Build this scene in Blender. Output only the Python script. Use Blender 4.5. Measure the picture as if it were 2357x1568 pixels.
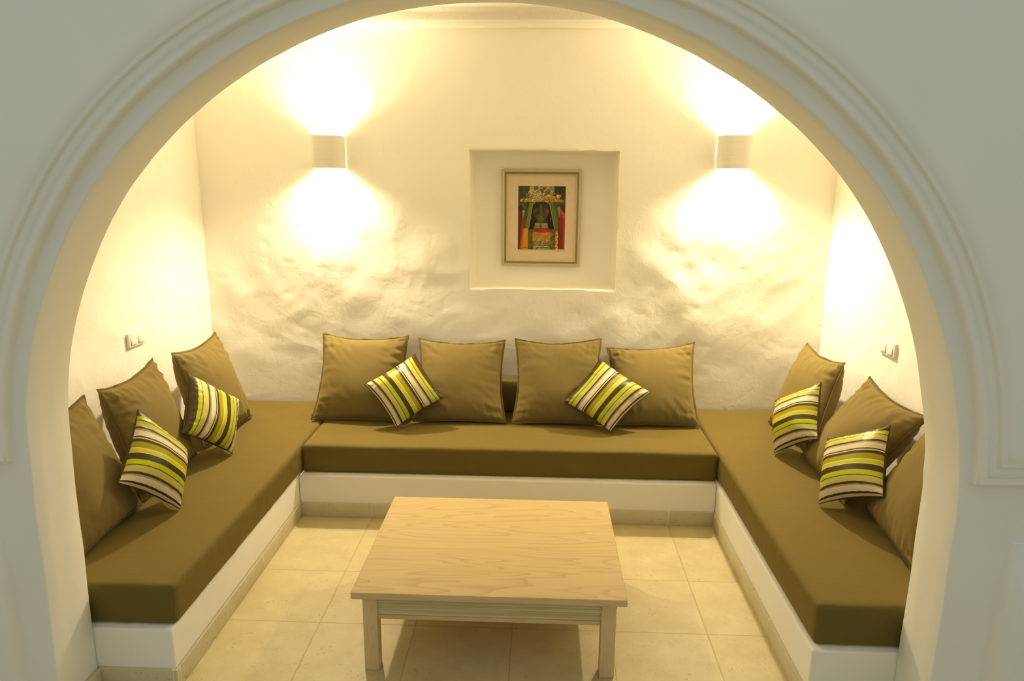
import bpy, bmesh, math, random
from mathutils import Vector, Matrix, noise

for o in list(bpy.data.objects):
    bpy.data.objects.remove(o)
scene = bpy.context.scene
COL = scene.collection

# ---------------------------------------------------------------- camera
F_PX, YAW, PITCH, ROLL, CAM_H = 1658.255, 0.037539, 0.222711, 0.008125, 1.8
cam_data = bpy.data.cameras.new('camera')
cam_data.sensor_width = 36.0
cam_data.sensor_fit = 'HORIZONTAL'
cam_data.lens = F_PX * 36.0 / 2357.0
cam_data.clip_start = 0.05
cam = bpy.data.objects.new('camera', cam_data)
COL.objects.link(cam)
fwd = Vector((-math.sin(YAW) * math.cos(PITCH), math.cos(YAW) * math.cos(PITCH), -math.sin(PITCH)))
rt = Vector((math.cos(YAW), math.sin(YAW), 0))
up = rt.cross(fwd)
r2 = rt * math.cos(ROLL) + up * math.sin(ROLL)
u2 = -rt * math.sin(ROLL) + up * math.cos(ROLL)
mw = Matrix((r2, u2, -fwd)).transposed().to_4x4()
mw.translation = Vector((0, 0, CAM_H))
cam.matrix_world = mw
scene.camera = cam

# ---------------------------------------------------------------- light and exposure
world = bpy.data.worlds.new('daylight')
scene.world = world
world.use_nodes = True
bg = world.node_tree.nodes['Background']
bg.inputs['Color'].default_value = (0.86, 0.90, 0.80, 1)
bg.inputs['Strength'].default_value = 0.55
SCONCE_WATTS = 230.0
SPOT_DEG, SPOT_OFF, TILT = 149.0, 0.058, math.radians(22)
SCONCE_COLOR = (1.0, 0.84, 0.55)
scene.view_settings.view_transform = 'Standard'
scene.view_settings.look = 'None'
scene.view_settings.exposure = 0.0
scene.view_settings.gamma = 1.0
scene.view_settings.use_curve_mapping = False
scene.cycles.max_bounces = 12
scene.cycles.diffuse_bounces = 8

# ---------------------------------------------------------------- material helpers
def new_mat(name):
    m = bpy.data.materials.new(name)
    m.use_nodes = True
    nt = m.node_tree
    b = nt.nodes['Principled BSDF']
    return m, nt, b

def nd(nt, t, **kw):
    n = nt.nodes.new(t)
    for k, v in kw.items():
        if k in n.inputs:
            n.inputs[k].default_value = v
        else:
            setattr(n, k, v)
    return n

def math_n(nt, op, a, b=None, c=None):
    n = nt.nodes.new('ShaderNodeMath')
    n.operation = op
    for i, v in enumerate((a, b, c)):
        if v is None:
            continue
        if isinstance(v, (int, float)):
            n.inputs[i].default_value = v
        else:
            nt.links.new(v, n.inputs[i])
    return n.outputs[0]

def mix_rgb(nt, fac, a, b):
    n = nt.nodes.new('ShaderNodeMix')
    n.data_type = 'RGBA'
    for idx, v in ((0, fac), (6, a), (7, b)):
        if isinstance(v, (int, float, tuple)):
            n.inputs[idx].default_value = v
        else:
            nt.links.new(v, n.inputs[idx])
    return n.outputs[2]

def bump(nt, b, h, strength, dist):
    n = nd(nt, 'ShaderNodeBump')
    n.inputs['Strength'].default_value = strength
    n.inputs['Distance'].default_value = dist
    nt.links.new(h, n.inputs['Height'])
    nt.links.new(n.outputs[0], b.inputs['Normal'])
    return n

def obj_coord(nt):
    return nt.nodes.new('ShaderNodeTexCoord').outputs['Object']

def geo_pos(nt):
    return nt.nodes.new('ShaderNodeNewGeometry').outputs['Position']

def plaster(name, col, col2, rough=0.85, bump_s=0.25):
    m, nt, b = new_mat(name)
    co = geo_pos(nt)
    n1 = nd(nt, 'ShaderNodeTexNoise', Scale=3.0, Detail=5.0, Roughness=0.6)
    nt.links.new(co, n1.inputs['Vector'])
    r = nd(nt, 'ShaderNodeValToRGB')
    r.color_ramp.elements[0].position = 0.35
    r.color_ramp.elements[1].position = 0.7
    r.color_ramp.elements[0].color = (*col2, 1)
    r.color_ramp.elements[1].color = (*col, 1)
    nt.links.new(n1.outputs['Fac'], r.inputs['Fac'])
    nt.links.new(r.outputs[0], b.inputs['Base Color'])
    n2 = nd(nt, 'ShaderNodeTexNoise', Scale=38.0, Detail=6.0, Roughness=0.62)
    nt.links.new(co, n2.inputs['Vector'])
    n3 = nd(nt, 'ShaderNodeTexNoise', Scale=9.0, Detail=4.0, Roughness=0.55, Distortion=0.8)
    nt.links.new(co, n3.inputs['Vector'])
    h = math_n(nt, 'ADD', math_n(nt, 'MULTIPLY', n2.outputs['Fac'], 0.25), n3.outputs['Fac'])
    bump(nt, b, h, bump_s, 0.012)
    b.inputs['Roughness'].default_value = rough
    b.inputs['Specular IOR Level'].default_value = 0.25
    return m

M = {}
M['wall'] = plaster('warm_white_plaster', (0.92, 0.885, 0.80), (0.90, 0.865, 0.775), 0.8, 0.22)
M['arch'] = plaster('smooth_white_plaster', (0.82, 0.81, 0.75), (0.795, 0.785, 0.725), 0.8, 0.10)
M['bench'] = plaster('painted_white_masonry', (0.84, 0.81, 0.72), (0.81, 0.78, 0.69), 0.8, 0.12)

def rough_band():
    m, nt, b = new_mat('rough_cornice_plaster')
    b.inputs['Base Color'].default_value = (0.82, 0.79, 0.72, 1)
    b.inputs['Roughness'].default_value = 0.9
    n = nd(nt, 'ShaderNodeTexNoise', Scale=120.0, Detail=4.0)
    nt.links.new(geo_pos(nt), n.inputs['Vector'])
    bump(nt, b, n.outputs['Fac'], 0.7, 0.012)
    return m
M['rough'] = rough_band()

GX, GY, GS = -0.0886, 3.4051, 0.39655
def stone(name, c1, c2, grout, pits=0.55):
    m, nt, b = new_mat(name)
    co = geo_pos(nt)
    sep = nd(nt, 'ShaderNodeSeparateXYZ')
    nt.links.new(co, sep.inputs[0])
    def line(s, off):
        t = math_n(nt, 'DIVIDE', math_n(nt, 'SUBTRACT', s, off), GS)
        d = math_n(nt, 'ABSOLUTE', math_n(nt, 'SUBTRACT', t, math_n(nt, 'ROUND', t)))
        return d, math_n(nt, 'ROUND', math_n(nt, 'ADD', t, 0.5))
    dx, ix = line(sep.outputs[0], GX)
    dy, iy = line(sep.outputs[1], GY)
    d = math_n(nt, 'MINIMUM', dx, dy)
    mr = nd(nt, 'ShaderNodeMapRange')
    mr.inputs['From Min'].default_value = 0.004
    mr.inputs['From Max'].default_value = 0.0085
    nt.links.new(d, mr.inputs['Value'])
    tile = mr.outputs[0]
    # each tile gets its own offset of the stone pattern
    cmb = nd(nt, 'ShaderNodeCombineXYZ')
    nt.links.new(math_n(nt, 'MULTIPLY', ix, 3.7), cmb.inputs[0])
    nt.links.new(math_n(nt, 'MULTIPLY', iy, 5.3), cmb.inputs[1])
    vm = nd(nt, 'ShaderNodeVectorMath', operation='ADD')
    nt.links.new(co, vm.inputs[0])
    nt.links.new(cmb.outputs[0], vm.inputs[1])
    v = vm.outputs[0]
    n1 = nd(nt, 'ShaderNodeTexNoise', Scale=7.0, Detail=6.0, Roughness=0.62)
    nt.links.new(v, n1.inputs['Vector'])
    r = nd(nt, 'ShaderNodeValToRGB')
    r.color_ramp.elements[0].position = 0.3
    r.color_ramp.elements[1].position = 0.72
    r.color_ramp.elements[0].color = (*c2, 1)
    r.color_ramp.elements[1].color = (*c1, 1)
    nt.links.new(n1.outputs['Fac'], r.inputs['Fac'])
    n2 = nd(nt, 'ShaderNodeTexNoise', Scale=75.0, Detail=2.0, Roughness=0.5, Distortion=0.7)
    nt.links.new(v, n2.inputs['Vector'])
    n3 = nd(nt, 'ShaderNodeTexNoise', Scale=10.0, Detail=2.0)
    nt.links.new(v, n3.inputs['Vector'])
    pit = nd(nt, 'ShaderNodeMapRange')
    pit.inputs['From Min'].default_value = 0.645
    pit.inputs['From Max'].default_value = 0.70
    nt.links.new(math_n(nt, 'ADD', n2.outputs['Fac'], math_n(nt, 'MULTIPLY', math_n(nt, 'SUBTRACT', n3.outputs['Fac'], 0.5), 0.35)), pit.inputs['Value'])
    c = mix_rgb(nt, math_n(nt, 'MULTIPLY', pit.outputs[0], pits), r.outputs[0], (0.36, 0.29, 0.15, 1))
    c = mix_rgb(nt, tile, (*grout, 1), c)
    nt.links.new(c, b.inputs['Base Color'])
    b.inputs['Roughness'].default_value = 0.5
    b.inputs['Specular IOR Level'].default_value = 0.35
    h = math_n(nt, 'SUBTRACT', tile, math_n(nt, 'MULTIPLY', pit.outputs[0], 0.4))
    bump(nt, b, h, 0.5, 0.002)
    return m
M['stone'] = stone('travertine_floor_tile', (0.55, 0.465, 0.25), (0.455, 0.375, 0.18), (0.42, 0.33, 0.14))
M['skirt'] = stone('travertine_skirting_tile', (0.62, 0.56, 0.37), (0.54, 0.48, 0.30), (0.70, 0.64, 0.50))

def fabric(name, col, col2, scale=700.0, rough=0.9, sheen=0.25):
    m, nt, b = new_mat(name)
    co = obj_coord(nt)
    n1 = nd(nt, 'ShaderNodeTexNoise', Scale=6.0, Detail=4.0)
    nt.links.new(co, n1.inputs['Vector'])
    nt.links.new(mix_rgb(nt, n1.outputs['Fac'], (*col2, 1), (*col, 1)), b.inputs['Base Color'])
    n2 = nd(nt, 'ShaderNodeTexNoise', Scale=scale, Detail=2.0)
    nt.links.new(co, n2.inputs['Vector'])
    n3 = nd(nt, 'ShaderNodeTexNoise', Scale=22.0, Detail=3.0, Distortion=0.6)
    nt.links.new(co, n3.inputs['Vector'])
    h = math_n(nt, 'ADD', math_n(nt, 'MULTIPLY', n2.outputs['Fac'], 0.06), n3.outputs['Fac'])
    bump(nt, b, h, 0.25, 0.004)
    b.inputs['Roughness'].default_value = rough
    b.inputs['Specular IOR Level'].default_value = 0.15
    b.inputs['Sheen Weight'].default_value = sheen
    b.inputs['Sheen Roughness'].default_value = 0.5
    b.inputs['Sheen Tint'].default_value = (*[min(1, c * 2.2) for c in col], 1)
    return m
M['mattress'] = fabric('taupe_cotton_canvas', (0.145, 0.105, 0.026), (0.131, 0.095, 0.023), sheen=0.55)
M['cushion'] = fabric('taupe_cotton_cover', (0.188, 0.138, 0.044), (0.170, 0.125, 0.039), sheen=0.4)
M['flange'] = fabric('taupe_cotton_border', (0.140, 0.100, 0.036), (0.118, 0.084, 0.030))
M['brown'] = fabric('dark_brown_cloth', (0.085, 0.055, 0.022), (0.07, 0.045, 0.017), rough=0.7, sheen=0.15)

def stripes():
    m, nt, b = new_mat('striped_satin')
    uv = nt.nodes.new('ShaderNodeUVMap')
    sep = nd(nt, 'ShaderNodeSeparateXYZ')
    nt.links.new(uv.outputs[0], sep.inputs[0])
    BR = (0.065, 0.043, 0.016); LI = (0.43, 0.47, 0.006); PO = (0.50, 0.46, 0.11)
    TA = (0.36, 0.31, 0.17); CR = (0.66, 0.58, 0.37); OL = (0.33, 0.28, 0.006)
    LY = (0.50, 0.49, 0.012); PE = (0.72, 0.60, 0.30)
    seq = [(0, BR), (.085, LI), (.140, BR), (.152, PO), (.232, BR), (.258, TA), (.285, CR), (.365, BR),
           (.386, CR), (.400, BR), (.445, OL), (.525, PE), (.537, LY), (.590, PE), (.600, BR), (.685, LI), (.755, BR),
           (.768, PO), (.850, BR), (.880, TA), (.900, CR), (.962, BR), (.982, CR)]
    r = nd(nt, 'ShaderNodeValToRGB')
    cr = r.color_ramp
    cr.interpolation = 'CONSTANT'
    cr.elements[0].position = 0
    cr.elements[0].color = (*seq[0][1], 1)
    cr.elements[1].position = seq[1][0]
    cr.elements[1].color = (*seq[1][1], 1)
    for p, c in seq[2:]:
        e = cr.elements.new(p)
        e.color = (*c, 1)
    nt.links.new(sep.outputs[1], r.inputs['Fac'])
    nt.links.new(r.outputs[0], b.inputs['Base Color'])
    b.inputs['Roughness'].default_value = 0.38
    b.inputs['Specular IOR Level'].default_value = 0.22
    b.inputs['Anisotropic'].default_value = 0.5
    w = nd(nt, 'ShaderNodeTexNoise', Scale=16.0, Detail=3.0, Distortion=0.5)
    nt.links.new(obj_coord(nt), w.inputs['Vector'])
    bump(nt, b, w.outputs['Fac'], 0.2, 0.006)
    return m
M['stripe'] = stripes()

def wood(name, c1, c2, c3, axis='X', scale=1.0, cath=True):
    m, nt, b = new_mat(name)
    co = obj_coord(nt)
    mp = nd(nt, 'ShaderNodeMapping')
    mp.inputs['Scale'].default_value = {'X': (0.55 * scale, 4.2 * scale, 4.2 * scale), 'Z': (8 * scale, 8 * scale, 0.8 * scale)}[axis]
    nt.links.new(co, mp.inputs['Vector'])
    n1 = nd(nt, 'ShaderNodeTexNoise', Scale=1.7, Detail=2.0, Roughness=0.4, Distortion=0.35)
    nt.links.new(mp.outputs[0], n1.inputs['Vector'])
    rings = math_n(nt, 'FRACT', math_n(nt, 'MULTIPLY', n1.outputs['Fac'], 17.0))
    rr = nd(nt, 'ShaderNodeValToRGB')
    e = rr.color_ramp.elements
    e[0].position = 0.0; e[0].color = (*c1, 1)
    e[1].position = 1.0; e[1].color = (*c3, 1)
    x = rr.color_ramp.elements.new(0.55); x.color = (*c1, 1)
    x = rr.color_ramp.elements.new(0.86); x.color = (*c2, 1)
    nt.links.new(rings, rr.inputs['Fac'])
    mp2 = nd(nt, 'ShaderNodeMapping')
    mp2.inputs['Scale'].default_value = {'X': (6, 160, 160), 'Z': (160, 160, 6)}[axis]
    nt.links.new(co, mp2.inputs['Vector'])
    n2 = nd(nt, 'ShaderNodeTexNoise', Scale=1.0, Detail=3.0)
    nt.links.new(mp2.outputs[0], n2.inputs['Vector'])
    c = mix_rgb(nt, math_n(nt, 'MULTIPLY', n2.outputs['Fac'], 0.45), rr.outputs[0], (*c2, 1))
    nt.links.new(c, b.inputs['Base Color'])
    b.inputs['Roughness'].default_value = 0.65
    b.inputs['Specular IOR Level'].default_value = 0.15
    bump(nt, b, n2.outputs['Fac'], 0.12, 0.001)
    return m
M['oak'] = wood('limed_oak_top', (0.52, 0.39, 0.190), (0.47, 0.345, 0.158), (0.42, 0.305, 0.132))
M['oak_leg'] = wood('limed_oak_leg', (0.68, 0.50, 0.26), (0.63, 0.455, 0.23), (0.58, 0.41, 0.20), 'Z')
M['oak_side'] = wood('limed_oak_side', (0.64, 0.47, 0.25), (0.59, 0.43, 0.22), (0.54, 0.39, 0.195))

def reeded():
    m, nt, b = new_mat('reeded_pale_wood')
    co = obj_coord(nt)
    mp = nd(nt, 'ShaderNodeMapping')
    mp.inputs['Scale'].default_value = (2.0, 2.0, 170.0)
    nt.links.new(co, mp.inputs['Vector'])
    n = nd(nt, 'ShaderNodeTexNoise', Scale=1.0, Detail=3.0, Roughness=0.6)
    nt.links.new(mp.outputs[0], n.inputs['Vector'])
    r = nd(nt, 'ShaderNodeValToRGB')
    r.color_ramp.elements[0].position = 0.35; r.color_ramp.elements[0].color = (0.47, 0.38, 0.18, 1)
    r.color_ramp.elements[1].position = 0.62; r.color_ramp.elements[1].color = (0.62, 0.52, 0.27, 1)
    nt.links.new(n.outputs['Fac'], r.inputs['Fac'])
    nt.links.new(r.outputs[0], b.inputs['Base Color'])
    b.inputs['Roughness'].default_value = 0.55
    bump(nt, b, n.outputs['Fac'], 0.4, 0.002)
    return m
M['reed'] = reeded()

def simple(name, col, rough=0.5, metal=0.0, spec=0.5, bump_scale=None, bump_s=0.2):
    m, nt, b = new_mat(name)
    b.inputs['Roughness'].default_value = rough
    b.inputs['Metallic'].default_value = metal
    b.inputs['Specular IOR Level'].default_value = spec
    n = nd(nt, 'ShaderNodeTexNoise', Scale=bump_scale or 40.0, Detail=3.0)
    nt.links.new(obj_coord(nt), n.inputs['Vector'])
    nt.links.new(mix_rgb(nt, n.outputs['Fac'], (*[c * 0.93 for c in col], 1), (*[min(1, c * 1.05) for c in col], 1)), b.inputs['Base Color'])
    if bump_scale:
        bump(nt, b, n.outputs['Fac'], bump_s, 0.002)
    return m
M['switch'] = simple('cream_switch_plastic', (0.80, 0.77, 0.70), 0.35)
M['gold'] = simple('pale_gold_leaf', (0.66, 0.55, 0.30), 0.42, 0.55, 0.5, 90.0, 0.3)
M['silver'] = simple('brushed_silver_channel', (0.27, 0.25, 0.17), 0.38, 0.5, 0.5, 60.0, 0.15)
M['mat_board'] = simple('cream_mat_board', (0.72, 0.60, 0.43), 0.85, 0, 0.2)
M['metal'] = simple('white_painted_bracket', (0.8, 0.78, 0.72), 0.5)

def shade_mat():
    m, nt, b = new_mat('ribbed_white_ceramic')
    co = obj_coord(nt)
    mp = nd(nt, 'ShaderNodeMapping')
    mp.inputs['Scale'].default_value = (1.5, 1.5, 130.0)
    nt.links.new(co, mp.inputs['Vector'])
    n = nd(nt, 'ShaderNodeTexNoise', Scale=1.0, Detail=4.0, Roughness=0.7)
    nt.links.new(mp.outputs[0], n.inputs['Vector'])
    nt.links.new(mix_rgb(nt, n.outputs['Fac'], (0.72, 0.68, 0.60, 1), (0.84, 0.81, 0.74, 1)), b.inputs['Base Color'])
    b.inputs['Roughness'].default_value = 0.6
    bump(nt, b, n.outputs['Fac'], 0.35, 0.0025)
    return m
M['shade'] = shade_mat()

def emit(name, col, s):
    m, nt, b = new_mat(name)
    b.inputs['Base Color'].default_value = (0.9, 0.85, 0.7, 1)
    b.inputs['Emission Color'].default_value = (*col, 1)
    b.inputs['Emission Strength'].default_value = s
    return m
M['bulb'] = emit('glowing_bulb_glass', SCONCE_COLOR, 120.0)

# ---------------------------------------------------------------- object helpers
def tag(o, label=None, cat=None, group=None, kind=None):
    if label: o['label'] = label
    if cat: o['category'] = cat
    if group: o['group'] = group
    if kind: o['kind'] = kind
    return o

def thing(name, loc, label, cat, group=None, rotz=0.0):
    o = bpy.data.objects.new(name, None)
    o.empty_display_size = 0.1
    COL.objects.link(o)
    o.location = loc
    o.rotation_euler = (0, 0, rotz)
    return tag(o, label, cat, group)

def mesh_obj(name, verts, faces, mats, parent=None, smooth=True, fmat=None, uvs=None, auto=None):
    me = bpy.data.meshes.new(name)
    me.from_pydata([tuple(v) for v in verts], [], faces)
    me.update()
    if not isinstance(mats, (list, tuple)):
        mats = [mats]
    for m in mats:
        me.materials.append(m)
    if fmat:
        for p, i in zip(me.polygons, fmat):
            p.material_index = i
    if smooth:
        for p in me.polygons:
            p.use_smooth = True
    if uvs:
        lay = me.uv_layers.new(name='UVMap')
        for p in me.polygons:
            for li in p.loop_indices:
                lay.data[li].uv = uvs[me.loops[li].vertex_index]
    if auto is not None:
        me.set_sharp_from_angle(angle=auto)
    o = bpy.data.objects.new(name, me)
    COL.objects.link(o)
    if parent:
        o.parent = parent
    return o

def bm_obj(name, bm, mats, parent=None, smooth=False, auto=None):
    bmesh.ops.recalc_face_normals(bm, faces=bm.faces[:])
    me = bpy.data.meshes.new(name)
    bm.to_mesh(me)
    bm.free()
    for m in (mats if isinstance(mats, (list, tuple)) else [mats]):
        me.materials.append(m)
    if smooth:
        for p in me.polygons:
            p.use_smooth = True
    if auto is not None:
        me.set_sharp_from_angle(angle=auto)
    o = bpy.data.objects.new(name, me)
    COL.objects.link(o)
    if parent:
        o.parent = parent
    return o

def add_box(bm, x0, x1, y0, y1, z0, z1, bev=0.0, seg=2):
    r = bmesh.ops.create_cube(bm, size=1.0)
    vs = r['verts']
    for v in vs:
        v.co = Vector(((x0 + x1) / 2 + v.co.x * (x1 - x0), (y0 + y1) / 2 + v.co.y * (y1 - y0), (z0 + z1) / 2 + v.co.z * (z1 - z0)))
    if bev > 0:
        es = list({e for v in vs for e in v.link_edges})
        bmesh.ops.bevel(bm, geom=es, offset=bev, segments=seg, profile=0.5, affect='EDGES')

def box(name, x0, x1, y0, y1, z0, z1, mat, parent=None, bev=0.0, seg=2):
    bm = bmesh.new()
    add_box(bm, x0, x1, y0, y1, z0, z1, bev, seg)
    return bm_obj(name, bm, mat, parent, smooth=bev > 0, auto=math.radians(40) if bev > 0 else None)

def fbm(p, oct=4, h=0.55):
    s, a, f = 0.0, 1.0, 1.0
    for _ in range(oct):
        s += a * noise.noise(Vector(p) * f)
        a *= h
        f *= 2.03
    return s

# ---------------------------------------------------------------- room dimensions
WL, WR, YW = -2.071, 1.734, 4.407       # alcove side walls, back wall
YF, YR = 2.0, 2.2                       # front and rear face of the arch wall
XL, XR, YB = -1.2757, 0.951, 3.563      # faces of the masonry benches
ZB, ZM = 0.232, 0.389                   # bench top, mattress top
ZC = 2.745                              # alcove ceiling
NX0, NX1, NZ0, NZ1, NY = -0.431, 0.464, 1.127, 1.958, 4.607
AX, AZ, AR = -0.1665, 0.906, 1.376      # arch circle
LEGL, LEGR = -1.546, 1.236

# ---------------------------------------------------------------- floor
bm = bmesh.new()
add_box(bm, -4.2, 4.2, -1.5, YW, -0.06, 0.0)
tag(bm_obj('floor', bm, M['stone']), 'pale beige travertine floor tiles with thin grout lines', kind='structure')

# ---------------------------------------------------------------- lumpy plaster walls
def linspace(a, b, n):
    return [a + (b - a) * i / n for i in range(n + 1)]

def smooth01(t):
    t = max(0.0, min(1.0, t))
    return t * t * (3 - 2 * t)

def lump(x, z):
    w = fbm((x * 0.8 + 3.1, z * 0.8, 7.0), 2)
    big = fbm((x * 2.1 + w * 0.5, z * 3.0 + x * 0.9 + w * 0.4, 1.7), 2, 0.45)
    ridge = 0.55 - abs(fbm((x * 2.6 + 9 + w, z * 3.8 - x * 1.2 + w, 4.2), 2, 0.45))
    mid = fbm((x * 6.5 + z * 2, z * 7.5 - x * 2, 2.2), 2, 0.5)
    scar = max(0.0, fbm((x * 8 - z * 5, z * 14 + x * 6, 6.6), 2, 0.5) - 0.38)
    band = smooth01((z - 0.45) / 0.4) * smooth01((1.75 - z) / 0.5)
    side = 0.4 + 0.6 * min(1.0, abs(x + 0.07) / 0.6)
    a = 0.30 + 1.0 * band * side
    return a * (0.0075 * big + 0.0045 * ridge + 0.0011 * mid - 0.0026 * scar)

def back_wall():
    xs = sorted(set([round(v, 4) for v in linspace(WL - 0.03, NX0, 128) + linspace(NX0, NX1, 70) + linspace(NX1, WR + 0.03, 100)]))
    zs = sorted(set([round(v, 4) for v in linspace(-0.02, NZ0, 90) + linspace(NZ0, NZ1, 64) + linspace(NZ1, ZC + 0.1, 60)]))
    nx, nz = len(xs), len(zs)
    vs, fs = [], []
    i0, i1 = xs.index(round(NX0, 4)), xs.index(round(NX1, 4))
    j0, j1 = zs.index(round(NZ0, 4)), zs.index(round(NZ1, 4))
    def edge_d(x, z):
        dx = max(NX0 - x, 0, x - NX1)
        dz = max(NZ0 - z, 0, z - NZ1)
        return math.hypot(dx, dz)
    for j, z in enumerate(zs):
        for i, x in enumerate(xs):
            k = 0.25 + 0.75 * smooth01(edge_d(x, z) / 0.15)
            dx = dz = 0.0
            if (i in (i0, i1) and j0 <= j <= j1) or (j in (j0, j1) and i0 <= i <= i1):
                dx = 0.003 * noise.noise(Vector((x * 9, z * 9, 3)))
                dz = 0.004 * noise.noise(Vector((x * 11, z * 9, 8)))
            vs.append((x + dx, YW - lump(x, z) * k, z + dz))
    for j in range(nz - 1):
        for i in range(nx - 1):
            if i0 <= i < i1 and j0 <= j < j1:
                continue
            fs.append((j * nx + i, j * nx + i + 1, (j + 1) * nx + i + 1, (j + 1) * nx + i))
    # niche reveal: the boundary loop rounded inward, then straight back
    loop = [(i, j0) for i in range(i0, i1)] + [(i1, j) for j in range(j0, j1)] + [(i, j1) for i in range(i1, i0, -1)] + [(i0, j) for j in range(j1, j0, -1)]
    prev = [j * nx + i for i, j in loop]
    cx, cz = (NX0 + NX1) / 2, (NZ0 + NZ1) / 2
    for depth, inset in ((0.003, 0.002), (0.008, 0.0035), (0.03, 0.005), (0.08, 0.008), (0.15, 0.010), (NY - YW - 0.012, 0.013), (NY - YW - 0.003, 0.018), (NY - YW, 0.028)):
        cur = []
        for (i, j) in loop:
            x, y, z = vs[j * nx + i]
            sx = 1 - inset / ((NX1 - NX0) / 2)
            sz = 1 - inset / ((NZ1 - NZ0) / 2)
            w = 0.0025 * noise.noise(Vector((x * 6, depth * 12, z * 6)))
            vs.append((cx + (x - cx) * sx + w, YW + depth, cz + (z - cz) * sz + w))
            cur.append(len(vs) - 1)
        n = len(cur)
        for k in range(n):
            a, b = k, (k + 1) % n
            fs.append((prev[a], prev[b], cur[b], cur[a]))
        prev = cur
    fs.append(tuple(prev))
    o = mesh_obj('wall_back', vs, fs, M['wall'], auto=math.radians(55))
    return tag(o, 'lumpy cream plastered back wall with a square picture niche', kind='structure')
back_wall()

def side_wall(name, x, sgn, label):
    ys = linspace(YR - 0.02, YW + 0.03, 130)
    zs = linspace(-0.02, ZC + 0.1, 150)
    vs, fs = [], []
    for z in zs:
        for y in ys:
            h = 0.006 * fbm((y * 2.3 + sgn * 5, z * 2.3, 3.3), 3) + 0.0022 * fbm((y * 9, z * 9, sgn * 2.0), 3)
            vs.append((x + sgn * 0.002 - sgn * h, y, z))
    n = len(ys)
    for j in range(len(zs) - 1):
        for i in range(n - 1):
            f = (j * n + i, j * n + i + 1, (j + 1) * n + i + 1, (j + 1) * n + i)
            fs.append(f if sgn < 0 else f[::-1])
    return tag(mesh_obj(name, vs, fs, M['wall']), label, kind='structure')
side_wall('wall_left', WL, -1, 'cream plastered side wall left of the alcove')
side_wall('wall_right', WR, 1, 'cream plastered side wall right of the alcove')

bm = bmesh.new()
add_box(bm, WL - 0.1, WR + 0.1, YR - 0.1, YW + 0.1, ZC, ZC + 0.08)
tag(bm_obj('ceiling', bm, M['bench']), 'smooth cream alcove ceiling', kind='structure')

# cornice: small lip, rough band above it, drawn along the three walls
def cornice(name, a, b, inward, label):
    prof = [(0.0, 2.632), (0.022, 2.634), (0.026, 2.640), (0.026, 2.662), (0.014, 2.668), (0.012, 2.675), (0.022, 2.715), (0.030, 2.738), (0.030, 2.75), (0.0, 2.75)]
    n = 40
    vs, fs, fm = [], [], []
    for k in range(n + 1):
        t = k / n
        px = a[0] + (b[0] - a[0]) * t
        py = a[1] + (b[1] - a[1]) * t
        for i, (d, z) in enumerate(prof):
            dd = d + (0.002 * noise.noise(Vector((px * 5, py * 5, z * 30))) if 0 < i < 8 else -0.02 if d == 0 else 0)
            vs.append((px + inward[0] * dd, py + inward[1] * dd, z))
    m = len(prof)
    for k in range(n):
        for i in range(m - 1):
            fs.append((k * m + i, (k + 1) * m + i, (k + 1) * m + i + 1, k * m + i + 1))
            fm.append(1 if i in (5, 6) else 0)
    fs.append(tuple(range(m)))
    fs.append(tuple(n * m + i for i in range(m))[::-1])
    fm += [0, 0]
    o = mesh_obj(name, vs, fs, [M['wall'], M['rough']], fmat=fm, auto=math.radians(35))
    return tag(o, label, kind='structure')
cornice('trim_1', (WL, YW), (WR, YW), (0, -1), 'plaster cornice along the top of the back wall')
cornice('trim_2', (WL, YR + 0.01), (WL, YW), (1, 0), 'plaster cornice along the top of the left wall')
cornice('trim_3', (WR, YR + 0.01), (WR, YW), (-1, 0), 'plaster cornice along the top of the right wall')

# ---------------------------------------------------------------- horseshoe arch wall
def arch_profile(n=150):
    pts = []
    zl = [0.0 - 0.02, 0.1, 0.2, 0.3, 0.42, 0.54, 0.66, 0.76, 0.84]
    for z in zl:
        pts.append((LEGL - 0.010 * smooth01((0.7 - z) / 0.5) + 0.004 * noise.noise(Vector((z * 5, 1, 2))), z))
    a0 = math.pi + 0.0
    for k in range(n + 1):
        a = math.pi - math.pi * k / n
        r = AR + 0.0045 * noise.noise(Vector((math.cos(a) * 3.2, math.sin(a) * 3.2, 5))) + 0.0012 * noise.noise(Vector((math.cos(a) * 22, math.sin(a) * 22, 1)))
        x = AX + r * math.cos(a)
        z = AZ + r * math.sin(a)
        if k / n > 0.93:
            t = smooth01((k / n - 0.93) / 0.07)
            x = x + (LEGR - 0.006 - (AX + AR)) * t
        pts.append((x, z))
    for z in zl[::-1]:
        pts.append((LEGR + 0.004 * noise.noise(Vector((z * 5, 7, 2))), z))
    return pts

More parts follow.
